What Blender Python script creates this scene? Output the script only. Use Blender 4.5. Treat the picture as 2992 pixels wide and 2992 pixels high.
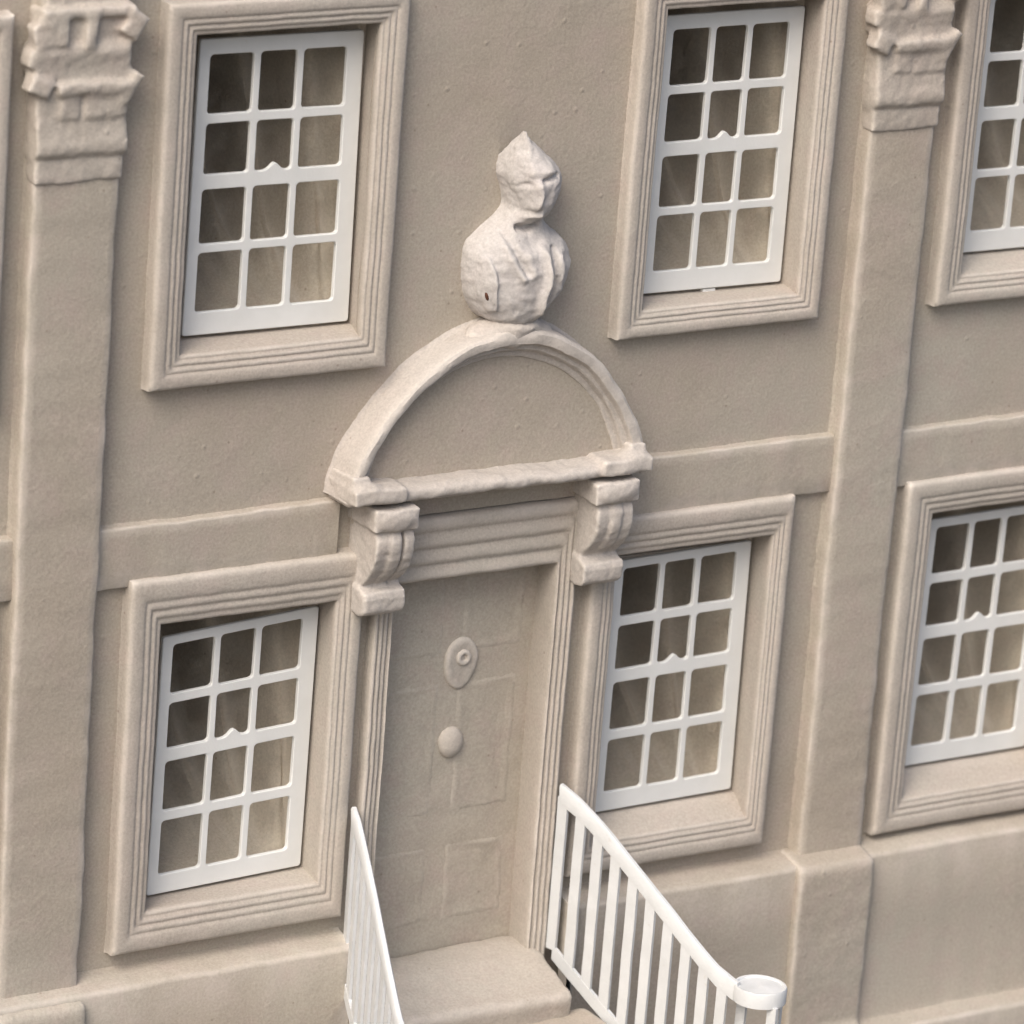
import bpy, bmesh, math, random
from mathutils import Vector, Matrix, noise
from mathutils.geometry import tessellate_polygon

# ---------------------------------------------------------------- camera, light
for o in list(bpy.data.objects):
    bpy.data.objects.remove(o)
scene = bpy.context.scene
COL = scene.collection
S = 0.16                      # one drawing unit of the model house in metres
rad = math.radians


def cam_axes(yaw, pitch, roll):
    cy, sy, cp, sp = math.cos(yaw), math.sin(yaw), math.cos(pitch), math.sin(pitch)
    fwd = Vector((sy * cp, cy * cp, -sp))
    right = Vector((cy, -sy, 0))
    up = right.cross(fwd)
    c, s = math.cos(roll), math.sin(roll)
    return c * right + s * up, -s * right + c * up, fwd


rt, upv, fw = cam_axes(0.5788926488, 0.3254818354, 0.0785813950)
DIST = 14.700874
cd = bpy.data.cameras.new('camera')
cam = bpy.data.objects.new('camera', cd)
COL.objects.link(cam)
pos = fw * (-DIST * S)
cam.matrix_world = Matrix(((rt.x, upv.x, -fw.x, pos.x), (rt.y, upv.y, -fw.y, pos.y),
                           (rt.z, upv.z, -fw.z, pos.z), (0, 0, 0, 1)))
cd.sensor_width = 36
cd.lens = 36 * 14700.874 / 2992
cd.clip_start = 0.05
cd.clip_end = 200
cd.dof.use_dof = True
cd.dof.focus_distance = (DIST - 0.22) * S
cd.dof.aperture_fstop = 13
scene.camera = cam

SUN_EL, SUN_AZ = rad(48), rad(-58)      # azimuth measured from the facade normal (-Y), negative = from the left
sdir = Vector((math.sin(SUN_AZ) * math.cos(SUN_EL), -math.cos(SUN_AZ) * math.cos(SUN_EL), math.sin(SUN_EL)))
world = bpy.data.worlds.new('World')
scene.world = world
world.use_nodes = True
wn = world.node_tree
bg = wn.nodes['Background']
sky = wn.nodes.new('ShaderNodeTexSky')
sky.sky_type = 'NISHITA'
sky.sun_disc = False
sky.sun_elevation = SUN_EL
sky.sun_rotation = math.atan2(sdir.x, sdir.y)
sky.air_density = 1.0
sky.dust_density = 6.0
sky.ozone_density = 0.6
wn.links.new(sky.outputs[0], bg.inputs[0])
bg.inputs[1].default_value = 0.115
sl = bpy.data.lights.new('sun', 'SUN')
sl.energy = 1.12
sl.angle = rad(38)
sl.color = (1.0, 0.985, 0.96)
sun = bpy.data.objects.new('sun', sl)
COL.objects.link(sun)
sun.rotation_euler = sdir.to_track_quat('Z', 'Y').to_euler()
sun.location = sdir * 3
vs = scene.view_settings
vs.view_transform = 'Standard'
vs.look = 'None'
vs.gamma = 1
vs.exposure = 0.69

# ---------------------------------------------------------------- materials


def node_mat(name):
    m = bpy.data.materials.new(name)
    m.use_nodes = True
    nt = m.node_tree
    return m, nt, nt.nodes['Principled BSDF']


def ramp(nt, src, stops):
    r = nt.nodes.new('ShaderNodeValToRGB')
    e = r.color_ramp.elements
    while len(e) < len(stops):
        e.new(0.5)
    for i, (p, c) in enumerate(stops):
        e[i].position = p
        e[i].color = (*c, 1) if len(c) == 3 else c
    nt.links.new(src, r.inputs[0])
    return r


def noise_node(nt, vec, scale, detail=3, rough=0.55, w=None):
    n = nt.nodes.new('ShaderNodeTexNoise')
    n.inputs['Scale'].default_value = scale
    n.inputs['Detail'].default_value = detail
    n.inputs['Roughness'].default_value = rough
    nt.links.new(vec, n.inputs['Vector'])
    return n


def mix(nt, kind, fac, a, b):
    m = nt.nodes.new('ShaderNodeMix')
    m.data_type = 'RGBA'
    m.blend_type = kind
    for k, v in ((0, fac), (6, a), (7, b)):
        if isinstance(v, (int, float)):
            m.inputs[k].default_value = v
        elif isinstance(v, tuple):
            m.inputs[k].default_value = (*v, 1)
        else:
            nt.links.new(v, m.inputs[k])
    return m.outputs[2]


def plaster(name, dark, light, pink, grain=1.0, rough=0.9):
    m, nt, b = node_mat(name)
    geo = nt.nodes.new('ShaderNodeNewGeometry')
    sc = nt.nodes.new('ShaderNodeVectorMath')
    sc.operation = 'SCALE'
    sc.inputs['Scale'].default_value = 1 / S
    nt.links.new(geo.outputs['Position'], sc.inputs[0])
    v = sc.outputs[0]
    big = noise_node(nt, v, 1.1, 4)
    mid = noise_node(nt, v, 9, 4, 0.6)
    fine = noise_node(nt, v, 120, 3, 0.7)
    base = ramp(nt, big.outputs[0], [(0.3, dark), (0.68, light)]).outputs[0]
    pf = ramp(nt, mid.outputs[0], [(0.45, (0, 0, 0)), (0.8, (0.75, 0.75, 0.75))]).outputs[0]
    c = mix(nt, 'MIX', pf, base, pink)
    fr = ramp(nt, fine.outputs[0], [(0.3, (0.86, 0.86, 0.86)), (0.7, (1.12, 1.12, 1.12))]).outputs[0]
    c = mix(nt, 'MULTIPLY', 1.0, c, fr)
    # sparse dark pin holes and pale flecks
    vo = nt.nodes.new('ShaderNodeTexVoronoi')
    vo.inputs['Scale'].default_value = 26
    vo.inputs['Randomness'].default_value = 1
    nt.links.new(v, vo.inputs['Vector'])
    sel = nt.nodes.new('ShaderNodeSeparateColor')
    nt.links.new(vo.outputs['Color'], sel.inputs[0])
    lim = nt.nodes.new('ShaderNodeMath')
    lim.operation = 'MULTIPLY'
    gt = ramp(nt, sel.outputs[0], [(0.90, (0, 0, 0)), (0.91, (1, 1, 1))])
    dd = ramp(nt, vo.outputs['Distance'], [(0.06, (1, 1, 1)), (0.13, (0, 0, 0))])
    nt.links.new(gt.outputs[0], lim.inputs[0])
    nt.links.new(dd.outputs[0], lim.inputs[1])
    lm2 = nt.nodes.new('ShaderNodeMath')
    lm2.operation = 'MULTIPLY'
    lm2.inputs[1].default_value = 0.4
    nt.links.new(lim.outputs[0], lm2.inputs[0])
    c = mix(nt, 'MIX', lm2.outputs[0], c, (0.13, 0.09, 0.065))
    # paler arrises: bright edge highlights painted into the colour, broken up by noise
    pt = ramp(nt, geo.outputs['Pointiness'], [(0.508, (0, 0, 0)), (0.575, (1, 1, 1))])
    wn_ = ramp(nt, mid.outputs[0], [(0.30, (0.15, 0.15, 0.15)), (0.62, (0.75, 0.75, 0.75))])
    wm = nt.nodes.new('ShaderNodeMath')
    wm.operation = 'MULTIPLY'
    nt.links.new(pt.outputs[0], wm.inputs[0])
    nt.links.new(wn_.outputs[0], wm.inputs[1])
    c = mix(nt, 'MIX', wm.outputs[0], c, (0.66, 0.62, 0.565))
    nt.links.new(c, b.inputs['Base Color'])
    b.inputs['Roughness'].default_value = rough
    b.inputs['Specular IOR Level'].default_value = 0.25
    bump_n = noise_node(nt, v, 60, 5, 0.6)
    wav = noise_node(nt, v, 22, 3, 0.5)
    add = nt.nodes.new('ShaderNodeMath')
    add.operation = 'ADD'
    nt.links.new(bump_n.outputs[0], add.inputs[0])
    nt.links.new(wav.outputs[0], add.inputs[1])
    # little air-bubble pimples
    vb = nt.nodes.new('ShaderNodeTexVoronoi')
    vb.inputs['Scale'].default_value = 17
    nt.links.new(v, vb.inputs['Vector'])
    sb = nt.nodes.new('ShaderNodeSeparateColor')
    nt.links.new(vb.outputs['Color'], sb.inputs[0])
    g2 = ramp(nt, sb.outputs[1], [(0.72, (0, 0, 0)), (0.74, (1, 1, 1))])
    d2 = ramp(nt, vb.outputs['Distance'], [(0.02, (1, 1, 1)), (0.16, (0, 0, 0))])
    mb = nt.nodes.new('ShaderNodeMath')
    mb.operation = 'MULTIPLY'
    nt.links.new(g2.outputs[0], mb.inputs[0])
    nt.links.new(d2.outputs[0], mb.inputs[1])
    mb2 = nt.nodes.new('ShaderNodeMath')
    mb2.operation = 'MULTIPLY_ADD'
    mb2.inputs[1].default_value = 1.3
    nt.links.new(mb.outputs[0], mb2.inputs[0])
    nt.links.new(add.outputs[0], mb2.inputs[2])
    bp = nt.nodes.new('ShaderNodeBump')
    bp.inputs['Strength'].default_value = 0.26 * grain
    bp.inputs['Distance'].default_value = 0.006 * S
    nt.links.new(mb2.outputs[0], bp.inputs['Height'])
    nt.links.new(bp.outputs[0], b.inputs['Normal'])
    return m


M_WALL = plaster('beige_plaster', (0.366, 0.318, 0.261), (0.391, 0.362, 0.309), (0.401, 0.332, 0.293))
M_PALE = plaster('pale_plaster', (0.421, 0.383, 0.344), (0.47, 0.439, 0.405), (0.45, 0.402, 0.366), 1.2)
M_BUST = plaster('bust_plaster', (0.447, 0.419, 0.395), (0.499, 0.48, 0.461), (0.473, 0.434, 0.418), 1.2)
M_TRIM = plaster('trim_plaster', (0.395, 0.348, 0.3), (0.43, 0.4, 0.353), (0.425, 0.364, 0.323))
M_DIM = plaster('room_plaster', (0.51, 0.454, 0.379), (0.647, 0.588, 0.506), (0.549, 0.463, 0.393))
M_ABSORB = plaster('room_light_absorber', (0.06, 0.046, 0.038), (0.11, 0.085, 0.07), (0.09, 0.06, 0.05))  # for unseen sides of the window hollows, dark to absorb bounced light

M_WHITE, nt, b = node_mat('white_plastic')
geo = nt.nodes.new('ShaderNodeNewGeometry')
n1 = noise_node(nt, geo.outputs['Position'], 60, 4)
c = ramp(nt, n1.outputs[0], [(0.3, (0.655, 0.665, 0.650)), (0.7, (0.715, 0.725, 0.712))]).outputs[0]
n2 = noise_node(nt, geo.outputs['Position'], 170, 4, 0.7)
dirt = ramp(nt, n2.outputs[0], [(0.66, (0, 0, 0)), (0.8, (0.35, 0.35, 0.35))]).outputs[0]
c = mix(nt, 'MIX', dirt, c, (0.60, 0.55, 0.46))
nt.links.new(c, b.inputs['Base Color'])
b.inputs['Roughness'].default_value = 0.5
b.inputs['Specular IOR Level'].default_value = 0.35
n3 = noise_node(nt, geo.outputs['Position'], 900, 3)
bp = nt.nodes.new('ShaderNodeBump')
bp.inputs['Strength'].default_value = 0.15
bp.inputs['Distance'].default_value = 0.0005
nt.links.new(n3.outputs[0], bp.inputs['Height'])
nt.links.new(bp.outputs[0], b.inputs['Normal'])

M_RAIL, nt, b = node_mat('white_rail_paint')
geo = nt.nodes.new('ShaderNodeNewGeometry')
n1 = noise_node(nt, geo.outputs['Position'], 70, 4)
c = ramp(nt, n1.outputs[0], [(0.3, (0.56, 0.575, 0.575)), (0.7, (0.63, 0.645, 0.65))]).outputs[0]
n2 = noise_node(nt, geo.outputs['Position'], 260, 4, 0.7)
dirt = ramp(nt, n2.outputs[0], [(0.62, (0, 0, 0)), (0.78, (0.5, 0.5, 0.5))]).outputs[0]
c = mix(nt, 'MIX', dirt, c, (0.46, 0.43, 0.38))
nt.links.new(c, b.inputs['Base Color'])
b.inputs['Roughness'].default_value = 0.55
n3 = noise_node(nt, geo.outputs['Position'], 700, 3)
bp = nt.nodes.new('ShaderNodeBump')
bp.inputs['Strength'].default_value = 0.25
bp.inputs['Distance'].default_value = 0.0006
nt.links.new(n3.outputs[0], bp.inputs['Height'])
nt.links.new(bp.outputs[0], b.inputs['Normal'])

M_GLASS = bpy.data.materials.new('clear_acetate')
M_GLASS.use_nodes = True
nt = M_GLASS.node_tree
nt.nodes.clear()
out = nt.nodes.new('ShaderNodeOutputMaterial')
tr = nt.nodes.new('ShaderNodeBsdfTransparent')
tr.inputs[0].default_value = (0.93, 0.93, 0.92, 1)
gl = nt.nodes.new('ShaderNodeBsdfGlossy')
gl.inputs['Roughness'].default_value = 0.12
fr = nt.nodes.new('ShaderNodeFresnel')
fr.inputs[0].default_value = 1.25
df = nt.nodes.new('ShaderNodeBsdfDiffuse')
df.inputs[0].default_value = (0.5, 0.47, 0.42, 1)
geo = nt.nodes.new('ShaderNodeNewGeometry')
n1 = noise_node(nt, geo.outputs['Position'], 110, 5, 0.65)
film = ramp(nt, n1.outputs[0], [(0.45, (0.0, 0.0, 0.0)), (0.8, (0.05, 0.05, 0.05))]).outputs[0]
m1 = nt.nodes.new('ShaderNodeMixShader')
nt.links.new(film, m1.inputs[0])
nt.links.new(tr.outputs[0], m1.inputs[1])
nt.links.new(df.outputs[0], m1.inputs[2])
m2 = nt.nodes.new('ShaderNodeMixShader')
bk = nt.nodes.new('ShaderNodeMath')
bk.operation = 'SUBTRACT'
bk.inputs[0].default_value = 1.0
nt.links.new(geo.outputs['Backfacing'], bk.inputs[1])
bm_ = nt.nodes.new('ShaderNodeMath')
bm_.operation = 'MULTIPLY'
nt.links.new(fr.outputs[0], bm_.inputs[0])
nt.links.new(bk.outputs[0], bm_.inputs[1])
nt.links.new(bm_.outputs[0], m2.inputs[0])
nt.links.new(m1.outputs[0], m2.inputs[1])
nt.links.new(gl.outputs[0], m2.inputs[2])
nt.links.new(m2.outputs[0], out.inputs[0])

M_CHIP, nt, b = node_mat('brown_chip')
b.inputs['Base Color'].default_value = (0.09, 0.035, 0.02, 1)
b.inputs['Roughness'].default_value = 0.9
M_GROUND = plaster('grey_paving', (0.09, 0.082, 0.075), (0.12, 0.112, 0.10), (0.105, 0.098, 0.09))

# ---------------------------------------------------------------- helpers
WLOC = {}


def jit(p, k=1.0):
    p = Vector(p)
    q = p * 3.1
    d = noise.noise_vector(q) * 0.0035 + noise.noise_vector(p * 13 + Vector((7, 3, 1))) * 0.0026 \
        + noise.noise_vector(p * 47 + Vector((1, 9, 4))) * 0.0013
    return p + d * k


def empty(name, loc, label, cat, group=None):
    o = bpy.data.objects.new(name, None)
    COL.objects.link(o)
    o.empty_display_size = 0.02
    o.location = Vector(loc) * S
    WLOC[o.name] = Vector(loc)
    tag(o, label, cat, group)
    return o


def tag(o, label=None, cat=None, group=None, kind=None):
    for k, v in (('label', label), ('category', cat), ('group', group), ('kind', kind)):
        if v:
            o[k] = v
    return o


def link(name, me, parent, origin=None):
    """me in drawing units, world coordinates; origin moved to the base of the mesh, scaled to metres"""
    vs_ = [v.co for v in me.vertices]
    if origin is None:
        xs = [v.x for v in vs_]; ys = [v.y for v in vs_]; zs = [v.z for v in vs_]
        origin = Vector(((min(xs) + max(xs)) / 2, (min(ys) + max(ys)) / 2, min(zs)))
    origin = Vector(origin)
    me.transform(Matrix.Translation(-origin))
    me.transform(Matrix.Scale(S, 4))
    o = bpy.data.objects.new(name, me)
    COL.objects.link(o)
    WLOC[o.name] = origin
    if parent:
        o.parent = parent
        o.location = (origin - WLOC[parent.name]) * S
    else:
        o.location = origin * S
    return o


def mesh(name, verts, faces, mats, smooth=40, mi=None):
    me = bpy.data.meshes.new(name)
    me.from_pydata([tuple(v) for v in verts], [], faces)
    for m in (mats if isinstance(mats, (list, tuple)) else [mats]):
        me.materials.append(m)
    if mi:
        for p, i in zip(me.polygons, mi):
            p.material_index = i
    bm = bmesh.new()
    bm.from_mesh(me)
    bmesh.ops.recalc_face_normals(bm, faces=bm.faces)
    bm.to_mesh(me)
    bm.free()
    if smooth:
        for p in me.polygons:
            p.use_smooth = True
        me.set_sharp_from_angle(angle=rad(smooth))
    me.update()
    return me


class Geo:
    def __init__(self):
        self.v = []; self.f = []; self.mi = []; self.cur = 0

    def add(self, vs_, fs):
        b_ = len(self.v)
        self.v += [Vector(x) for x in vs_]
        self.f += [[i + b_ for i in f] for f in fs]
        self.mi += [self.cur] * len(fs)

    def grid(self, rows, closed=False, cap0=False, cap1=False):
        n = len(rows[0])
        fs = []
        for i in range(len(rows) - 1):
            for j in range(n if closed else n - 1):
                k = (j + 1) % n
                fs.append([i * n + j, i * n + k, (i + 1) * n + k, (i + 1) * n + j])
        if cap0:
            fs.append(list(range(n)))
        if cap1:
            fs.append([(len(rows) - 1) * n + j for j in range(n)])
        self.add([p for r in rows for p in r], fs)

    def box(self, x0, x1, y0, y1, z0, z1):
        v = [(x, y, z) for z in (z0, z1) for y in (y0, y1) for x in (x0, x1)]
        self.add(v, [[0, 1, 3, 2], [4, 6, 7, 5], [0, 4, 5, 1], [2, 3, 7, 6], [0, 2, 6, 4], [1, 5, 7, 3]])

    def obox(self, c, sx, sy, sz, rot=(0, 0, 0)):
        from mathutils import Euler
        R_ = Euler(rot).to_matrix()
        v = [Vector(c) + R_ @ Vector((x * sx, y * sy, z * sz)) for z in (-1, 1) for y in (-1, 1) for x in (-1, 1)]
        self.add(v, [[0, 1, 3, 2], [4, 6, 7, 5], [0, 4, 5, 1], [2, 3, 7, 6], [0, 2, 6, 4], [1, 5, 7, 3]])

    def ell(self, c, r, rot=(0, 0, 0), nu=16, nv=10):
        from mathutils import Euler
        R_ = Euler(rot).to_matrix()
        v = []
        for i in range(1, nv):
            th = math.pi * i / nv
            for j in range(nu):
                ph = 2 * math.pi * j / nu
                v.append(Vector(c) + R_ @ Vector((r[0] * math.sin(th) * math.cos(ph), r[1] * math.sin(th) * math.sin(ph), r[2] * math.cos(th))))
        fs = []
        for i in range(nv - 2):
            for j in range(nu):
                k = (j + 1) % nu
                fs.append([i * nu + j, i * nu + k, (i + 1) * nu + k, (i + 1) * nu + j])
        t = len(v); v.append(Vector(c) + R_ @ Vector((0, 0, r[2])))
        d = len(v); v.append(Vector(c) + R_ @ Vector((0, 0, -r[2])))
        for j in range(nu):
            k = (j + 1) % nu
            fs.append([t, k, j])
            fs.append([d, (nv - 2) * nu + j, (nv - 2) * nu + k])
        self.add(v, fs)

    def tube(self, pts, radii, n=12):
        """tapered tube through points (closed ends)"""
        rows = []
        for i, p in enumerate(pts):
            a = Vector(pts[max(i - 1, 0)]); b_ = Vector(pts[min(i + 1, len(pts) - 1)])
            d = (b_ - a).normalized()
            u = d.cross(Vector((0.3, 1, 0.1))).normalized()
            w = d.cross(u)
            r = radii[i]
            rows.append([Vector(p) + (u * math.cos(2 * math.pi * j / n) + w * math.sin(2 * math.pi * j / n)) * r for j in range(n)])
        self.grid(rows, True, True, True)

    def poly_x(self, prof, x0, x1):
        """closed (y,z) profile extruded along x"""
        n = len(prof)
        v = [(x0, y, z) for y, z in prof] + [(x1, y, z) for y, z in prof]
        fs = [[i, (i + 1) % n, n + (i + 1) % n, n + i] for i in range(n)] + [list(range(n))[::-1], list(range(n, 2 * n))]
        self.add(v, fs)

    def build(self, name, mats, parent, smooth=40, k=0.0, origin=None):
        v = [jit(p, k) for p in self.v] if k else self.v
        return link(name, mesh(name, v, self.f, mats, smooth, self.mi), parent, origin)

    def cast(self, name, mat, parent, voxel=0.007, it=6, k=1.0, lump=0.0, freq=18):
        """union of the pieces softened into one lump of cast plaster"""
        me = mesh(name, self.v, self.f, mat, 0)
        o = bpy.data.objects.new('tmp', me)
        COL.objects.link(o)
        r = o.modifiers.new('r', 'REMESH'); r.mode = 'VOXEL'; r.voxel_size = voxel
        s_ = o.modifiers.new('s', 'SMOOTH'); s_.factor = 0.5; s_.iterations = it
        dg = bpy.context.evaluated_depsgraph_get()
        m2_ = bpy.data.meshes.new_from_object(o.evaluated_get(dg))
        m2_.name = name
        bpy.data.objects.remove(o)
        for v in m2_.vertices:
            p = v.co.copy()
            if lump:
                p += noise.noise_vector(p * freq) * lump + noise.noise_vector(p * freq * 2.6) * lump * 0.45
            v.co = jit(p, k)
        if not m2_.materials:
            m2_.materials.append(mat)
        for p in m2_.polygons:
            p.use_smooth = True
        return link(name, m2_, parent)


def seg(a, b_, step):
    n = max(1, int(round(abs(b_ - a) / step)))
    return [a + (b_ - a) * i / n for i in range(n + 1)]


# ---------------------------------------------------------------- the house
house = empty('house_facade', (-0.1, 0, -2.0),
              'beige plaster model house front with white sash windows, pilasters and arched doorway', 'house')

# window data: surround outer rect, opening rect, sash corners at y = SY  (x0,x1,z0,z1)
SY = 0.055
WIN = [
    # outer (l,r,b,t), opening (l,r,b,t), sash TL TR BR BL (x,z), lower?
    ((-1.250, -0.493, 0.505, 1.600), (-1.152, -0.577, 0.600, 1.505), [(-1.094, 1.470), (-0.577, 1.466), (-0.568, 0.620), (-1.101, 0.624)], 0),
    ((0.288, 1.008, 0.508, 1.590), (0.379, 0.930, 0.590, 1.488), [(0.431, 1.446), (0.923, 1.447), (0.927, 0.604), (0.430, 0.609)], 0),
    ((-1.270, -0.513, -1.187, -0.048), (-1.162, -0.595, -1.068, -0.194), [(-1.106, -0.269), (-0.600, -0.237), (-0.606, -1.047), (-1.115, -1.063)], 1),
    ((0.272, 0.990, -1.187, -0.048), (0.366, 0.925, -1.088, -0.172), [(0.420, -0.224), (0.911, -0.215), (0.922, -1.030), (0.414, -1.034)], 1),
    ((1.414, 2.150, -1.225, -0.055), (1.527, 2.066, -1.120, -0.172), [(1.586, -0.229), (2.070, -0.222), (2.068, -1.052), (1.573, -1.052)], 1),
    ((1.440, 2.165, 0.505, 1.600), (1.540, 2.080, 0.595, 1.500), [(1.592, 1.470), (2.085, 1.466), (2.085, 0.632), (1.589, 0.636)], 0),
    ((-2.440, -1.712, 0.490, 1.600), (-2.355, -1.800, 0.590, 1.510), [(-2.290, 1.466), (-1.795, 1.462), (-1.795, 0.615), (-2.290, 0.620)], 0),
    ((-2.440, -1.712, -1.187, -0.048), (-2.355, -1.800, -1.085, -0.165), [(-2.290, -0.230), (-1.795, -0.225), (-1.795, -1.035), (-2.290, -1.040)], 1),
]
DOOR = (-0.405, 0.160, -1.42, -0.160)     # door opening
X0, X1, ZG, ZT = -2.75, 2.50, -2.0, 2.15

# wall with its openings
holes = [w[1] for w in WIN] + [DOOR]
eps = 0.004
holes = [(l - eps, r + eps, b_ - eps, t + eps) for l, r, b_, t in holes]


def lines(lo, hi, marks, step):
    out_ = []
    m_ = sorted(set([lo, hi] + [round(q, 5) for q in marks]))
    for a, b_ in zip(m_, m_[1:]):
        out_ += seg(a, b_, step)[:-1]
    return out_ + [hi]


gx = lines(X0, X1, [h[0] for h in holes] + [h[1] for h in holes], 0.04)
gz = lines(ZG, ZT, [h[2] for h in holes] + [h[3] for h in holes], 0.04)
idx = {}
g = Geo()
vv = []
ff = []


def vid(i, j):
    if (i, j) not in idx:
        idx[(i, j)] = len(vv)
        p = jit((gx[i], 0, gz[j]))
        vv.append(p)
    return idx[(i, j)]


for i in range(len(gx) - 1):
    for j in range(len(gz) - 1):
        cx, cz = (gx[i] + gx[i + 1]) / 2, (gz[j] + gz[j + 1]) / 2
        if any(h[0] < cx < h[1] and h[2] < cz < h[3] for h in holes):
            continue
        ff.append([vid(i, j), vid(i + 1, j), vid(i + 1, j + 1), vid(i, j + 1)])
g.add(vv, ff)
# sides, top and back of the solid block behind the front
g.add([(X0, 0, ZG), (X1, 0, ZG), (X1, 0, ZT), (X0, 0, ZT), (X0, 1.4, ZG), (X1, 1.4, ZG), (X1, 1.4, ZT), (X0, 1.4, ZT)],
      [[0, 3, 7, 4], [1, 5, 6, 2], [3, 2, 6, 7], [4, 7, 6, 5]])
g.build('wall', M_WALL, house, 50)

# ---------------------------------------------------------------- windows
# surround profile: t = 0 outer edge .. 1 opening edge, y
SURR = [(-0.05, 0.004), (-0.025, -0.002), (-0.008, -0.008), (0.0, -0.014), (0.005, -0.034), (0.03, -0.042), (0.08, -0.0465), (0.14, -0.048), (0.26, -0.049), (0.38, -0.048), (0.43, -0.0466), (0.46, -0.0443), (0.485, -0.043), (0.51, -0.0435), (0.54, -0.0447), (0.6, -0.0443), (0.635, -0.0422), (0.66, -0.0395), (0.685, -0.0386), (0.71, -0.0393), (0.74, -0.0407), (0.79, -0.0402), (0.825, -0.0376), (0.855, -0.0349), (0.88, -0.034), (0.91, -0.0344), (0.95, -0.0334), (0.985, -0.029), (1.0, -0.021), (1.004, -0.01), (1.005, 0.02), (1.006, 0.05), (1.006, 0.084)]


def surround(outer, inner, q):
    g_ = Geo()
    # deep corners of the reveal, close round the sash: BL BR TR TL
    deep = [(inner[0], min(q[3][1], q[2][1] + 0.03) - 0.010), (q[2][0] + 0.012, q[2][1] - 0.010), (max(q[1][0], q[2][0]) + 0.012, inner[3]), (inner[0], inner[3])]
    ns = [max(8, int((outer[1] - outer[0]) / 0.018)), max(8, int((outer[3] - outer[2]) / 0.018))]
    rows = []
    for t, y in SURR:
        l, r, b_, tp = [outer[i] + (inner[i] - outer[i]) * t for i in range(4)]
        pts = []
        cs = [(l, b_), (r, b_), (r, tp), (l, tp)]
        if t > 1.0:
            f = min(1.0, max(0.0, (y + 0.02) / 0.075))
            cs = [(a_[0] + (d_[0] - a_[0]) * f, a_[1] + (d_[1] - a_[1]) * f) for a_, d_ in zip(cs, deep)]
        for (ax, az), (bx, bz), n in ((cs[0], cs[1], ns[0]), (cs[1], cs[2], ns[1]), (cs[2], cs[3], ns[0]), (cs[3], cs[0], ns[1])):
            for i in range(n):
                f = i / n
                pts.append(jit((ax + (bx - ax) * f, y, az + (bz - az) * f), 0.5))
        rows.append(pts)
    g_.grid(rows, True)
    return g_


UPPER_U = [(0.066, 0.333), (0.372, 0.597), (0.636, 0.900)]
UPPER_V = [(0.052, 0.252), (0.283, 0.455), (0.505, 0.690), (0.719, 0.922)]
LOWER_V = [(0.034, 0.224), (0.260, 0.435), (0.485, 0.677), (0.715, 0.926)]


def bil(q, u, v):
    (ax, az), (bx, bz), (cx, cz), (dx, dz) = q
    return (ax * (1 - u) * (1 - v) + bx * u * (1 - v) + cx * u * v + dx * (1 - u) * v,
            az * (1 - u) * (1 - v) + bz * u * (1 - v) + cz * u * v + dz * (1 - u) * v)


def round_rect(u0, u1, v0, v1, ru, rv, n=4):
    """loop in uv, rounded, going TL -> TR -> BR -> BL"""
    pts = []
    for cu, cv, a0 in ((u0 + ru, v0 + rv, 180), (u1 - ru, v0 + rv, 270), (u1 - ru, v1 - rv, 0), (u0 + ru, v1 - rv, 90)):
        for i in range(n + 1):
            a = rad(a0 + 90 * i / n)
            pts.append((cu + ru * math.cos(a), cv + rv * math.sin(a)))
    return pts


def sash(q, lower, rnd):
    W = q[1][0] - q[0][0]
    H = q[0][1] - q[3][1]
    Vs = LOWER_V if lower else UPPER_V
    cu, cv = 0.0022 / W, 0.0022 / H

    def loops(grow):
        """outer loop and hole loops; grow>0 widens the holes and shrinks the outline"""
        L = []
        o_ = round_rect(grow * cu, 1 - grow * cu, grow * cv, 1 - grow * cv, 0.008 / W, 0.008 / H, 3)
        L.append(o_)
        for r in range(4):
            for c_ in range(3):
                u0, u1 = UPPER_U[c_]
                v0, v1 = Vs[r]
                rr = 0.012
                lp = round_rect(u0 - grow * cu, u1 + grow * cu, v0 - grow * cv, v1 + grow * cv, rr / W, rr / H, 4)
                if r == 1 and c_ == 1:
                    # sash lift: a bump on the meeting rail biting into this pane
                    um = (u0 + u1) / 2 + 0.01
                    lp2 = lp[:15]
                    vb = v1 + grow * cv
                    hw = 0.072
                    for i in range(21):
                        u = um + hw - 2 * hw * i / 20
                        x = (u - um) / hw
                        lp2.append((u, vb - 0.025 * math.exp(-(2.0 * x) ** 2) if abs(x) < 1 else vb))
                    lp = lp2 + lp[15:]
                L.append(lp)
        return L
    g_ = Geo()
    A, B = loops(1.0), loops(0.0)

    def at(p, y, wob=0.0012):
        x, z = bil(q, *p)
        d = noise.noise_vector(Vector((x * 22, rnd, z * 22))) * wob
        return Vector((x + d.x, y, z + d.z))
    y0, y1, y2 = SY, SY + 0.0022, SY + 0.013
    # front face with holes
    flat = [[Vector((p[0] * W, -p[1] * H, 0)) for p in lp] for lp in A]
    tris = tessellate_polygon(flat)
    fl = [p for lp in A for p in lp]
    g_.add([at(p, y0) for p in fl], [list(t) for t in tris])
    flb = [p for lp in B for p in lp]
    g_.add([at(p, y2) for p in flb], [list(t) for t in tris])
    for a, b_ in zip(A, B):
        g_.grid([[at(p, y0) for p in a], [at(p, y1) for p in b_], [at(p, y2) for p in b_]], True)
    return g_


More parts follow.
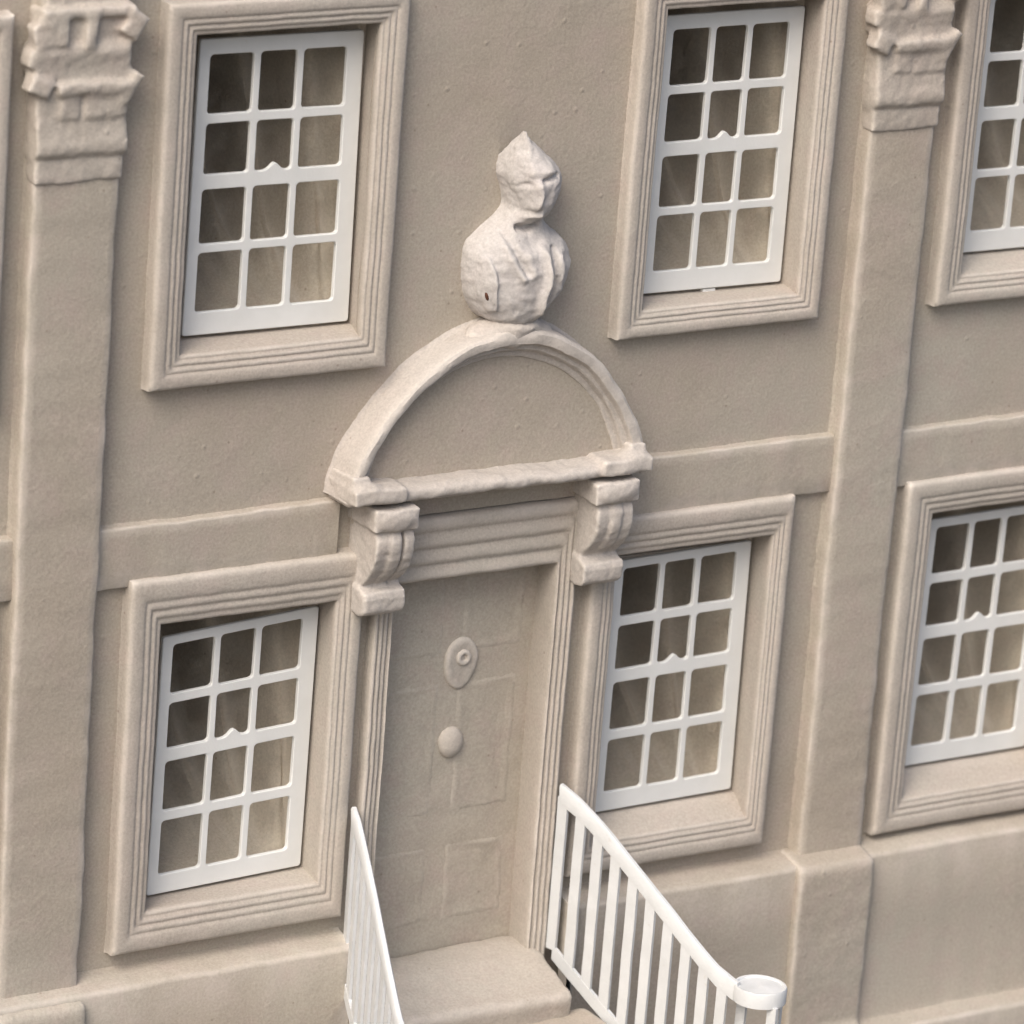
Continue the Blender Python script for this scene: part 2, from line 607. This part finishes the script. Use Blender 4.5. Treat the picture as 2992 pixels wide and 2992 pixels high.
def recess(outer, opening, seed):
    """the hollow cast behind a window: deep at the top left, coving up to the glass along the right and the sill"""
    l, r, b_, t = opening
    l -= 0.02; r += 0.004; b_ += 0.006; t += 0.02
    ya = 0.084
    g_ = Geo()
    rnd = random.Random(seed)
    ph = rnd.random() * 6
    n, m_ = 44, 40
    rows = []
    for j in range(m_ + 1):
        v = (j / m_) ** 1.3
        row = []
        for i in range(n + 1):
            u = (i / n) ** 1.3                 # from the right
            x = r + (l - r) * u
            z = b_ + (t - b_) * v
            d = 1.15 * (1 - math.exp(-(u / 0.40) ** 1.25)) * (1 - math.exp(-(v / 0.26) ** 1.2))
            d += 0.042 * math.sin(u * 48 + ph + 0.8 * math.sin(v * 4)) * min(1, u * 14) * min(1, v * 4)
            row.append(jit((x, ya + max(d, 0.0), z), 1.8))
        rows.append(row)
    g_.grid(rows)
    # left side and head close the hollow: unseen, coloured dark to soak up bounced light
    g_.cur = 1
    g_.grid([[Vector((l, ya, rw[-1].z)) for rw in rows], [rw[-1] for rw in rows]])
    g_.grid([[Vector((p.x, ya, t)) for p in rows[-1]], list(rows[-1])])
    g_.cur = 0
    o_ = (opening[0] - 0.04, opening[1] + 0.04, opening[2] - 0.04, opening[3] + 0.04)
    ring = [[(o_[0], ya, o_[2]), (o_[1], ya, o_[2]), (o_[1], ya, o_[3]), (o_[0], ya, o_[3])],
            [(l, ya + .002, b_), (r, ya + .002, b_), (r, ya + .002, t), (l, ya + .002, t)]]
    g_.grid([[Vector(p) for p in q_] for q_ in ring], True)
    return g_


for wi, (outer, opening, q, lower) in enumerate(WIN):
    w = surround(outer, opening, q).build('window', M_TRIM, house, 60)
    sash(q, lower, wi * 3.7).build('sash', M_WHITE, w, 35)
    Vs = LOWER_V if lower else UPPER_V
    gap = 0.012
    for r in range(4):
        for c_ in range(3):
            u0, u1 = UPPER_U[c_]; v0, v1 = Vs[r]
            gp = Geo()
            pts = [bil(q, u, v) for u, v in ((u0 - gap, v0 - gap), (u1 + gap, v0 - gap), (u1 + gap, v1 + gap), (u0 - gap, v1 + gap))]
            rng = random.Random(wi * 50 + r * 3 + c_)
            ya = SY + 0.015
            tl = [rng.uniform(-0.0015, 0.0015) for _ in range(4)]
            gp.grid([[Vector((x, ya + d, z)) for (x, z), d in zip(pts, tl)], [Vector((x, ya + 0.004 + d, z)) for (x, z), d in zip(pts, tl)]], True, True, True)
            gp.build('pane', M_GLASS, w, 0)
    recess(outer, opening, wi).build('recess', [M_DIM, M_ABSORB], w, 60)
    if wi == 3:
        gp = Geo()
        gp.box(0.38, 0.90, 0.100, 0.125, -0.258, -0.228)
        gp.build('inner_lintel', M_DIM, w, 0)
    if wi == 1:
        gp = Geo()
        gp.obox((0.672, SY + 0.012, 0.596), 0.022, 0.008, 0.007)
        gp.build('peg', M_WHITE, w, 0)

# ---------------------------------------------------------------- string course and plinth


def xstrip(name, prof, x0, x1, mat, smooth=50, step=0.025, k=1.2):
    g_ = Geo()
    rows = [[jit((x, y, z), k) for y, z in prof] for x in seg(x0, x1, step)]
    g_.grid(rows, False)
    n = len(prof)
    for row in (rows[0], rows[-1]):
        g_.add(row, [list(range(n))])
    return g_.build(name, mat, house, smooth)


BAND = [(0.004, 0.124), (-0.002, 0.119), (-0.018, 0.117), (-0.023, 0.1145), (-0.025, 0.109), (-0.025, 0.08), (-0.025, 0.0), (-0.025, -0.058),
        (-0.022, -0.063), (0.004, -0.065)]
for a, b_, dz in ((-2.70, -1.633, 0.0), (-1.380, -0.600, -0.006), (0.350, 1.130, 0.008), (1.364, 2.46, -0.004)):
    xstrip('string_course', [(y, z + dz) for y, z in BAND], a, b_, M_WALL)

PL = [(0.004, -1.236), (-0.01, -1.243), (-0.085, -1.258), (-0.097, -1.264), (-0.101, -1.275), (-0.101, -1.5), (-0.101, -1.815), (-0.105, -1.828), (-0.155, -1.842),
      (-0.168, -1.848), (-0.172, -1.86), (-0.172, -2.01)]
for a, b_ in ((-2.72, -0.497), (0.262, 2.47)):
    xstrip('plinth', PL, a, b_, M_WALL)

# ---------------------------------------------------------------- pilasters with capitals and pedestals


def pilaster(xl, xr, dz, seed, leanl=0.0):
    xc = (xl + xr) / 2
    prof = [(xl - 0.012, 0.003), (xl - 0.004, -0.003), (xl - 0.001, -0.012), (xl, -0.040), (xl + 0.003, -0.047), (xl + 0.010, -0.051), (xl + 0.03, -0.052),
            (xc, -0.052), (xr - 0.03, -0.052), (xr - 0.010, -0.051), (xr - 0.003, -0.047), (xr, -0.040), (xr + 0.001, -0.012), (xr + 0.004, -0.003), (xr + 0.012, 0.003)]
    g_ = Geo()
    g_.grid([[jit((x, y, z), 1.3) for x, y in prof] for z in seg(-1.30, 2.12, 0.022)])
    p = g_.build('pilaster', M_WALL, house, 50)
    h = (xr - xl) / 2
    rnd = random.Random(seed)
    # capital: rings, bell, two rows of stubby leaves, corner tips
    c_ = Geo()
    Z = lambda v: v + dz
    c_.box(xc - h - 0.004, xc + h + 0.006, 0.02, -0.064, Z(1.128), Z(1.190))
    c_.poly_x([(0.02, Z(1.195)), (-0.060, Z(1.197)), (-0.080, Z(1.212)), (-0.083, Z(1.235)), (-0.074, Z(1.262)), (-0.068, Z(1.32)), (-0.066, Z(1.60)), (0.02, Z(1.60))], xc - h - 0.008, xc + h + 0.010)
    c_.box(xc - h - 0.02, xc + h + 0.012, 0.02, -0.078, Z(1.425), Z(1.490))
    c_.poly_x([(0.02, Z(1.425)), (-0.074, Z(1.435)), (-0.092, Z(1.492)), (-0.08, Z(1.512)), (0.02, Z(1.512))], xc - h - 0.024, xc + h + 0.008)
    for t in (-0.46, 0.12, 0.62):
        c_.obox((xc + t * h + 0.02, -0.078, Z(1.396)), 0.040, 0.022, 0.018, (0.25, rnd.uniform(-0.1, 0.1), 0))
        c_.obox((xc + t * h + 0.02, -0.066, Z(1.355)), 0.028, 0.014, 0.045, (0, rnd.uniform(-0.1, 0.1), 0))
    c_.obox((xc - h - 0.002, -0.060, Z(1.405)), 0.034, 0.034, 0.026, (0, 0.35, 0))
    c_.obox((xc - h - 0.010, -0.050, Z(1.475)), 0.032, 0.034, 0.024, (0, 0.15, 0))
    c_.obox((xc - h + 0.004, -0.056, Z(1.545)), 0.034, 0.036, 0.034, (0, -0.2, 0))
    c_.ell((xc - h + 0.018, -0.068, Z(1.575)), (0.040, 0.034, 0.030), (0, 0.2, 0))
    c_.obox((xc + h + 0.012, -0.068, Z(1.388)), 0.016, 0.026, 0.046, (0.1, 0.55, 0))
    c_.obox((xc + h + 0.010, -0.070, Z(1.560)), 0.030, 0.034, 0.036, (0, 0.6, 0))
    c_.obox((xc - 0.56 * h, -0.078, Z(1.555)), 0.015, 0.020, 0.042)
    c_.obox((xc + 0.08 * h, -0.080, Z(1.552)), 0.017, 0.022, 0.050, (0, 0.06, 0))
    c_.box(xc - h - 0.01, xc + h + 0.01, 0.02, -0.096, Z(1.586), Z(1.616))
    c_.box(xc - h + 0.01, xc + h - 0.004, 0.02, -0.060, Z(1.60), Z(1.78))
    c_.v = [Vector((p.x, -0.050 + (p.y + 0.050) * 0.72 if p.y < -0.050 else p.y, p.z)) for p in c_.v]
    c_.cast('capital', M_TRIM, p, 0.0065, 14, 1.0, 0.0022, 18)
    return p


pilaster(-1.637, -1.380, 0.0, 3)
pilaster(1.127, 1.366, -0.052, 8)


def pedestal(x0, x1, z, parent):
    g_ = Geo()
    g_.poly_x([(0.02, z + 0.026), (-0.05, z + 0.020), (-0.115, z + 0.004), (-0.128, z - 0.012), (-0.130, z - 0.05), (-0.130, -1.82), (-0.19, -1.836), (-0.196, -2.0), (0.02, -2.0)], x0, x1)
    return g_.cast('pedestal', M_WALL, parent, 0.010, 14, 0.7, 0.0015, 5)


pils = [o for o in COL.objects if o.name.startswith('pilaster')]
pedestal(-1.670, -1.384, -1.283, pils[0])
pedestal(1.088, 1.376, -1.262, pils[1])

# ---------------------------------------------------------------- doorway
AX = -0.125
# architrave: swept on three sides
dc = Geo()
CASE = [(-0.03, 0.004), (0.0, -0.010), (0.01, -0.036), (0.05, -0.043), (0.14, -0.045), (0.20, -0.043), (0.23, -0.038), (0.27, -0.0375), (0.30, -0.041), (0.40, -0.0435),
        (0.46, -0.041), (0.49, -0.035), (0.53, -0.034), (0.56, -0.037), (0.66, -0.039), (0.72, -0.036), (0.75, -0.030), (0.79, -0.029), (0.83, -0.033), (0.92, -0.037),
        (0.97, -0.034), (1.0, -0.026), (1.006, 0.0), (1.012, 0.05), (1.014, 0.10)]
oL, oR, oT = -0.470, 0.216, 0.030
iL, iR, iT = -0.402, 0.152, -0.168
rows = []
for t, y in CASE:
    l = oL + (iL - oL) * t; r = oR + (iR - oR) * t; tp = oT + (iT - oT) * t
    if y > 0.02:
        r += (y - 0.02) * 0.12
    pts = []
    for z in seg(-1.47, tp, 0.03)[:-1] if False else [(-1.47 + (tp + 1.47) * i / 60) for i in range(60)]:
        pts.append(jit((l, y, z), 0.6))
    for i in range(30):
        pts.append(jit((l + (r - l) * i / 30, y, tp), 0.6))
    for i in range(61):
        pts.append(jit((r, y, tp + (-1.47 - tp) * i / 60), 0.6))
    rows.append(pts)
dc.grid(rows)
dc.build('door_case', M_TRIM, house, 60)
# frieze between architrave and cornice
fz = Geo()
fz.grid([[jit((x, y, z)) for y, z in ((-0.022, 0.035), (-0.024, 0.06), (-0.024, 0.15), (-0.024, 0.2))] for x in seg(-0.56, 0.31, 0.03)])
fz.build('frieze', M_WALL, house, 50)

DY = 0.080
dg_ = Geo()
dg_.grid([[jit((x, DY, z), 1.6) for x in seg(-0.43, 0.19, 0.025)] for z in seg(-1.46, -0.12, 0.025)])
door = dg_.build('door', M_WALL, house, 50)
for (xa, xb) in ((-0.375, -0.155), (-0.095, 0.120)):
    for (za, zb) in ((-0.455, -0.215), (-0.965, -0.545), (-1.320, -1.065)):
        pn = Geo()
        prof = [(0.0, 0.003), (0.010, -0.0006), (0.020, -0.0011), (0.030, 0.0002), (0.040, 0.0004), (0.065, -0.0006)]
        rows = []
        for d, y in prof:
            l, r, b_, t = xa + d, xb - d, za + d, zb - d
            loop = [(l + (r - l) * i / 8, b_) for i in range(8)] + [(r, b_ + (t - b_) * i / 12) for i in range(12)] + \
                   [(r + (l - r) * i / 8, t) for i in range(8)] + [(l, t + (b_ - t) * i / 12) for i in range(12)]
            rows.append([jit((x, DY - 0.001 + y, z), 1.8) for x, z in loop])
        pn.grid(rows, True, False, True)
        pn.build('door_panel', M_WALL, door, 60)
# knocker: pointed oval plate with a ring and boss
kn = Geo()
kc = Vector((-0.090, DY, -0.483))
ring_rows = []
for r_, y in ((1.0, 0.004), (0.97, -0.007), (0.88, -0.011), (0.72, -0.0115), (0.54, -0.0095), (0.42, -0.0088), (0.30, -0.009)):
    row = []
    for i in range(40):
        a = 2 * math.pi * i / 40
        x = math.cos(a) * 0.058; z = math.sin(a)
        z = z * (0.078 if z > 0 else 0.090)
        x *= 1 - 0.12 * max(0, -math.sin(a)) ** 2
        row.append(jit(kc + Vector((x * r_, y, z * r_)), 1.6))
    ring_rows.append(row)
kn.grid(ring_rows, True, False, True)
rr_ = []
for i in range(25):
    a = 2 * math.pi * i / 24
    rr_.append([kc + Vector(((0.017 + 0.009 * math.cos(b_)) * math.cos(a) + 0.004, -0.010 - 0.010 * math.sin(b_), (0.017 + 0.009 * math.cos(b_)) * math.sin(a) + 0.016)) for b_ in [2 * math.pi * q_ / 10 for q_ in range(10)]])
kn.grid(rr_, True)
kn.build('knocker', M_TRIM, door, 60)
kb = Geo()
kb.ell((-0.104, DY - 0.000, -0.738), (0.043, 0.026, 0.048), (0, 0, 0), 24, 16)
kb.build('door_knob', M_TRIM, door, 60, 1.2)

# brackets: three ribs rolling back from a cap block to a foot block


def bracket(xc):
    g_ = Geo()
    g_.box(xc - 0.076, xc + 0.070, 0.03, -0.158, 0.050, 0.116)
    g_.ell((xc - 0.004, -0.154, 0.083), (0.076, 0.018, 0.034))
    side = [(0.03, 0.06), (-0.120, 0.056), (-0.142, 0.044), (-0.154, 0.020), (-0.154, -0.010), (-0.146, -0.042), (-0.130, -0.075), (-0.106, -0.105), (-0.080, -0.130), (-0.062, -0.150), (0.03, -0.16)]
    for i, dx in enumerate((-0.046, 0.0, 0.046)):
        g_.poly_x([(y * (1.0 if i != 1 else 1.05), z) for y, z in side], xc + dx - 0.0175, xc + dx + 0.0175)
    g_.poly_x([(y * 0.86, z) for y, z in side], xc - 0.06, xc + 0.06)
    g_.poly_x([(0.03, -0.13), (-0.070, -0.140), (-0.112, -0.150), (-0.118, -0.168), (-0.114, -0.206), (-0.100, -0.222), (-0.070, -0.230), (0.03, -0.22)], xc - 0.072, xc + 0.066)
    return g_.cast('bracket', M_PALE, house, 0.0056, 6, 1.2, 0.002, 20)


bracket(-0.482)
bracket(0.266)

# pediment: segmental arch on a cornice, plain tympanum
ped = Geo()
ROUT = [(0, 1.0), (14, 1.012), (35, 0.985), (58, 1.008), (74, 1.03), (90, 1.02), (102, 1.0), (118, 0.978), (136, 0.962), (148, 0.968), (163, 0.998), (180, 1.0)]


def rmod(deg, r):
    for (a0, f0), (a1, f1) in zip(ROUT, ROUT[1:]):
        if deg <= a1:
            t_ = (deg - a0) / (a1 - a0)
            t_ = t_ * t_ * (3 - 2 * t_)
            f = f0 + (f1 - f0) * t_
            break
    w_ = min(1, max(0, (r - 0.43) / 0.06))
    return r * (1 + (f - 1) * w_)


RC = Vector((AX, 0, 0.075))
ARCH = [(0.530, 0.004), (0.520, -0.003), (0.514, -0.014), (0.512, -0.06), (0.510, -0.112), (0.506, -0.124), (0.498, -0.130), (0.482, -0.130), (0.474, -0.127), (0.470, -0.118),
        (0.468, -0.108), (0.464, -0.104), (0.456, -0.103), (0.452, -0.098), (0.450, -0.086), (0.446, -0.081), (0.438, -0.080), (0.433, -0.077), (0.431, -0.074), (0.430, -0.060)]
rows = []
for i in range(97):
    a = rad(6 + 168 * i / 96)
    rows.append([jit((RC.x + rmod(6 + 168 * i / 96, r) * math.cos(a), y * 0.90, RC.z + rmod(6 + 168 * i / 96, r) * math.sin(a)), 1.5) for r, y in ARCH])
ped.grid(rows)
pedi = ped.build('pediment', M_PALE, house, 32)
ty = Geo()
rows = []
for i in range(25):
    a = rad(4 + 172 * i / 24)
    rows.append([jit((RC.x + r * math.cos(a), -0.064, max(RC.z + r * math.sin(a), 0.11)), 1.0) for r in seg(0.02, 0.445, 0.035)])
ty.grid(rows)
ty.build('tympanum', M_WALL, pedi, 60)
co = Geo()
cx0, cx1 = AX - 0.505, AX + 0.505
co.poly_x([(0.03, 0.176), (-0.055, 0.172), (-0.125, 0.168), (-0.143, 0.160), (-0.147, 0.148), (-0.144, 0.134), (-0.132, 0.128), (-0.11, 0.118), (0.03, 0.108)], cx0 + 0.004, cx1 - 0.004)
for s_, xx in ((-1, cx0), (1, cx1)):
    co.obox((xx - s_ * 0.085, -0.060, 0.157), 0.086, 0.096, 0.024)
    co.ell((xx - s_ * 0.05, -0.12, 0.175), (0.055, 0.04, 0.020))
    co.ell((xx - s_ * 0.085, -0.148, 0.150), (0.075, 0.014, 0.020))
    co.obox((xx - s_ * 0.035, -0.055, 0.190), 0.030, 0.070, 0.020)
co.cast('cornice', M_PALE, pedi, 0.0065, 8, 1.3, 0.0025, 16)
# block on the crown that carries the bust
bl = Geo()
bl.ell((AX + 0.035, -0.062, 0.600), (0.090, 0.062, 0.026))
bl.ell((AX + 0.030, -0.050, 0.572), (0.150, 0.068, 0.046))
bl.cast('crown_block', M_PALE, pedi, 0.008, 10, 1.2, 0.004, 16)

# ---------------------------------------------------------------- bust on the pediment
BF = [
    ('step', [(-0.215, 0.837), (-0.189, 0.767), (-0.184, 0.706), (-0.177, 0.664), (-0.193, 0.635)], 0.027, 0.06),  # mantle
    ('line', [(-0.158, 0.893), (-0.137, 0.831), (-0.102, 0.777)], -0.014, 0.011),  # vfold
    ('line', [(-0.173, 0.891), (-0.157, 0.832), (-0.116, 0.764)], 0.011, 0.014),  # vfold ridge
    ('line', [(-0.041, 0.833), (-0.031, 0.764), (-0.044, 0.696), (-0.047, 0.645)], 0.020, 0.012),  # fold1
    ('line', [(-0.005, 0.831), (-0.0, 0.738), (-0.014, 0.671)], -0.018, 0.01),  # groove
    ('line', [(0.023, 0.809), (0.025, 0.716)], 0.01, 0.012),  # fold2
    ('line', [(-0.099, 0.827), (-0.082, 0.775)], 0.007, 0.014),  # collar
    ('line', [(-0.068, 1.043), (-0.041, 1.048), (-0.021, 1.053)], -0.016, 0.008),  # right brow notch
    ('line', [(-0.103, 1.07), (-0.042, 1.071)], 0.01, 0.016),  # brow ridge
    ('line', [(-0.139, 1.014), (-0.122, 1.023), (-0.104, 1.033)], -0.012, 0.007),  # eye crease
    ('line', [(-0.086, 1.029), (-0.079, 1.002), (-0.084, 0.98), (-0.09, 0.966)], 0.02, 0.014),  # nose
    ('line', [(-0.117, 1.004), (-0.09, 0.962)], 0.008, 0.026),  # cheek
    ('line', [(-0.17, 1.022), (-0.132, 0.986), (-0.102, 0.953)], -0.007, 0.012),  # cheek line
    ('line', [(-0.107, 0.944), (-0.077, 0.957)], -0.006, 0.007),  # mouth
    ('line', [(-0.1, 0.932), (-0.067, 0.939)], 0.013, 0.011),  # lip
    ('line', [(-0.11, 0.895), (-0.079, 0.891), (-0.05, 0.904)], -0.03, 0.011),  # undercut
    ('line', [(-0.075, 0.861), (-0.059, 0.856)], -0.014, 0.028),  # neck hollow
]

BS = [  # z, left, right, front, back
    (0.608, -0.140, -0.060, 0.090, 0.02), (0.614, -0.168, -0.014, 0.112, 0.02), (0.628, -0.190, 0.012, 0.124, 0.02), (0.655, -0.210, 0.042, 0.134, 0.02), (0.70, -0.230, 0.078, 0.143, 0.02),
    (0.74, -0.238, 0.098, 0.147, 0.02), (0.78, -0.241, 0.104, 0.146, 0.02), (0.82, -0.240, 0.094, 0.138, 0.02), (0.848, -0.232, 0.072, 0.124, 0.02), (0.872, -0.206, 0.038, 0.106, 0.02),
    (0.90, -0.166, 0.010, 0.094, 0.02), (0.918, -0.140, 0.000, 0.100, 0.02), (0.932, -0.124, 0.000, 0.122, 0.02), (0.95, -0.118, 0.006, 0.138, 0.02), (0.975, -0.122, 0.018, 0.145, 0.02),
    (1.005, -0.134, 0.032, 0.148, 0.02), (1.035, -0.145, 0.040, 0.149, 0.02), (1.06, -0.146, 0.028, 0.143, 0.015), (1.09, -0.141, -0.004, 0.126, 0.0), (1.115, -0.132, -0.036, 0.108, -0.02),
    (1.135, -0.124, -0.064, 0.096, -0.035), (1.150, -0.117, -0.084, 0.088, -0.045), (1.160, -0.112, -0.096, 0.084, -0.055), (1.176, -0.108, -0.105, 0.080, -0.066)]


def loft_at(z):
    for a_, b_ in zip(BS, BS[1:]):
        if z <= b_[0]:
            f = (z - a_[0]) / (b_[0] - a_[0])
            return [p + (q_ - p) * f for p, q_ in zip(a_[1:], b_[1:])]
    return list(BS[-1][1:])


def seg_dist(px, pz, a_, b_):
    ax_, az = a_; bx_, bz = b_
    dx, dz = bx_ - ax_, bz - az
    t_ = max(0, min(1, ((px - ax_) * dx + (pz - az) * dz) / (dx * dx + dz * dz)))
    ex, ez = px - ax_ - dx * t_, pz - az - dz * t_
    return math.hypot(ex, ez), dx * (pz - az) - dz * (px - ax_)


def sculpt(x, z):
    d = 0.0
    for kind, L, amp, w_ in BF:
        best, side_ = 9, 0
        for a_, b_ in zip(L, L[1:]):
            e, sd = seg_dist(x, z, a_, b_)
            if e < best:
                best, side_ = e, sd
        if kind == 'line':
            if best < 3 * w_:
                d += amp * math.exp(-(best / w_) ** 2)
        elif min(p[1] for p in L) - 0.02 < z < max(p[1] for p in L) + 0.03:
            left = side_ < 0
            f = 1 / (1 + math.exp(-(best if left else -best) / 0.003))
            top_ = min(1, max(0, (max(p[1] for p in L) + 0.03 - z) / 0.06))
            d += amp * f * (math.exp(-(best / w_) ** 2) if left else 1) * top_
    return d


bu = Geo()
rows = []
NZ, NT = 170, 130
for iz in range(NZ + 1):
    z = 0.608 + (1.176 - 0.608) * iz / NZ
    vals = [loft_at(z + o_) for o_ in (-0.008, -0.004, 0.0, 0.004, 0.008)] if 0.62 < z < 1.16 else [loft_at(z)]
    l, r, p, yb = [sum(v_[q_] for v_ in vals) / len(vals) for q_ in range(4)]
    row = []
    for it_ in range(NT + 1):
        th = math.pi * it_ / NT
        cs, sn = math.cos(th), math.sin(th)
        x = (l + r) / 2 - (r - l) / 2 * math.copysign(abs(cs) ** 0.92, cs)
        y = yb - (p + yb) * sn ** 0.78
        f = sn ** 0.6
        y -= sculpt(x, z) * f
        q_ = Vector((x, y, z))
        q_ += noise.noise_vector(q_ * 26) * 0.0042 * min(1, sn * 2 + .2) + noise.noise_vector(q_ * 60) * 0.0016
        row.append(jit(q_, 1.0))
    rows.append(row)
bu.grid(rows, False, True, True)
bust = bu.build('bust', M_BUST, None, 70)
tag(bust, 'pale plaster bust in a pointed hood on the crown of the arched pediment', 'bust')
ch = Geo()
ch.ell((-0.226, -0.128, 0.714), (0.0042, 0.008, 0.013), (0.0, -0.30, 0))
ch.build('paint_chip', M_CHIP, bust, 60)

# ---------------------------------------------------------------- entrance steps
steps = empty('entrance_steps', (AX, -0.45, -2.0), 'worn beige plaster steps climbing to the door between two white railings', 'steps')
defs = [(-1.402, -1.462, 0.08, -0.250), (-1.540, -1.552, -0.20, -0.470), (-1.650, -1.660, -0.42, -0.690), (-1.760, -1.770, -0.64, -0.910), (-1.880, -1.888, -0.86, -1.140)]
for i, (za, zb, ya, yb) in enumerate(defs):
    w0 = 0.318 + 0.27 * i * 0.22 + (0.0 if i == 0 else 0.02)
    gs = Geo()
    prof = [(ya, za)] + ([(0.03, za + 0.004), (-0.04, za - 0.004)] if i == 0 else []) + [(yb + 0.05, zb + 0.006), (yb + 0.018, zb), (yb, zb - 0.014), (yb + 0.003, zb - 0.03), (yb + 0.008, zb - 0.06), (yb + 0.008, -2.0), (ya, -2.0)]
    gs.poly_x(prof, AX - w0, AX + w0)
    gs.cast('step', M_TRIM if i == 0 else M_WALL, steps, 0.012, 9, 1.5, 0.0018, 7)

# ---------------------------------------------------------------- railings


def railing(side, x0, z0, label):
    ph = rad(16.5)
    root = empty('stair_railing', (x0, -0.05, -1.9), label, 'railing', 'white railings flanking the entrance steps')
    d = Vector((side * math.sin(ph), -math.cos(ph), 0))
    nrm = Vector((math.cos(ph), side * math.sin(ph), 0)) * side      # outward
    base = Vector((x0, -0.05, 0))
    T = [(0.0, -0.870), (0.075, -0.894), (0.148, -0.930), (0.215, -0.968), (0.285, -1.012), (0.375, -1.068), (0.465, -1.125), (0.530, -1.167), (0.590, -1.205), (0.650, -1.238), (0.710, -1.258),
         (0.760, -1.266), (0.800, -1.268)]

    def top(s_):
        for (a, za), (b_, zb) in zip(T, T[1:]):
            if s_ <= b_:
                return z0 + 0.870 + za + (zb - za) * (s_ - a) / (b_ - a)
        return z0 + 0.870 + T[-1][1]

    def bot(s_):
        return z0 + 0.870 - 1.378 - 0.57 * s_
    th = 0.0055

    def P(s_, z, o_):
        p = base + d * s_ + nrm * o_
        return Vector((p.x, p.y, z)) + noise.noise_vector(Vector((s_ * 9, side * 5, z * 9))) * 0.0015
    # handrail: deep flat strip
    hr = Geo()
    hh = 0.062
    rows = []
    for s_ in seg(0, 0.73, 0.02):
        z = top(s_)
        rows.append([P(s_, z - hh, -th), P(s_, z - 0.006, -th - 0.004), P(s_, z, -th), P(s_, z, th), P(s_, z - 0.006, th + 0.004), P(s_, z - hh, th)])
    hr.grid(rows, True, True, True)
    hr.build('handrail', M_RAIL, root, 50)
    br = Geo()
    rows = []
    for s_ in seg(0.02, 0.80, 0.04):
        z = max(bot(s_), -1.97)
        rows.append([P(s_, z - 0.045, -th), P(s_, z, -th), P(s_, z, th), P(s_, z - 0.045, th)])
    br.grid(rows, True, True, True)
    br.build('bottom_rail', M_RAIL, root, 50)
    k = 0
    s_ = 0.012
    while s_ < 0.70:
        bb = Geo()
        w = 0.0185
        n = 8
        rows = []
        for i in range(n + 1):
            f = i / n
            za = top(s_) - hh * 0.6
            zb = max(bot(s_) - 0.02, -1.98)
            z = za + (zb - za) * f
            rows.append([P(s_ - w, z, -th * 0.86), P(s_ + w, z, -th * 0.86), P(s_ + w, z, th * 0.86), P(s_ - w, z, th * 0.86)])
        bb.grid(rows, True, True, True)
        bb.build('baluster', M_RAIL, root, 50)
        s_ += 0.0735
        k += 1
    # the handrail ends in a flat curl closed by a thin lid, two more balusters under it
    cv = Geo()
    sc_, oc_, R_ = 0.775, 0.046, 0.072
    zt = top(0.775)
    rows = []
    for r_, z in ((0.001, -0.003), (0.05, -0.004), (R_ - 0.009, -0.004), (R_ - 0.007, 0.0005), (R_ - 0.001, 0.0015), (R_ + 0.002, -0.004), (R_ + 0.001, -0.048), (R_ - 0.006, -0.049), (R_ - 0.010, -0.012), (0.001, -0.012)):
        rows.append([P(sc_ + r_ * 1.12 * math.cos(2 * math.pi * i_ / 40), zt + z + 0.004 * math.cos(2 * math.pi * i_ / 40), oc_ + r_ * math.sin(2 * math.pi * i_ / 40)) for i_ in range(40)])
    cv.grid(rows, True, True, True)
    cv.build('volute', M_RAIL, root, 40)
    for a_ in (-20, 75, 165):
        bb = Geo()
        s0 = sc_ + (R_ - 0.005) * 1.12 * math.cos(rad(a_)); o0 = oc_ + (R_ - 0.005) * math.sin(rad(a_))
        rows = []
        for i_ in range(7):
            z = zt - 0.04 + (-1.98 - zt + 0.04) * i_ / 6
            rows.append([P(s0 - 0.0165, z, o0 - th), P(s0 + 0.0165, z, o0 - th), P(s0 + 0.0165, z, o0 + th), P(s0 - 0.0165, z, o0 + th)])
        bb.grid(rows, True, True, True)
        bb.build('baluster', M_RAIL, root, 50)
    return root


railing(1, 0.222, -0.870, 'white stair railing right of the door, its balusters and curled end in full view')
railing(-1, -0.500, -0.836, 'white stair railing on the left of the door, seen almost edge on')

# ---------------------------------------------------------------- ground
gr = Geo()
gr.add([(-60, -60, ZG), (60, -60, ZG), (60, 60, ZG), (-60, 60, ZG)], [[0, 1, 2, 3]])
tag(gr.build('ground', M_GROUND, None, 0), kind='structure')
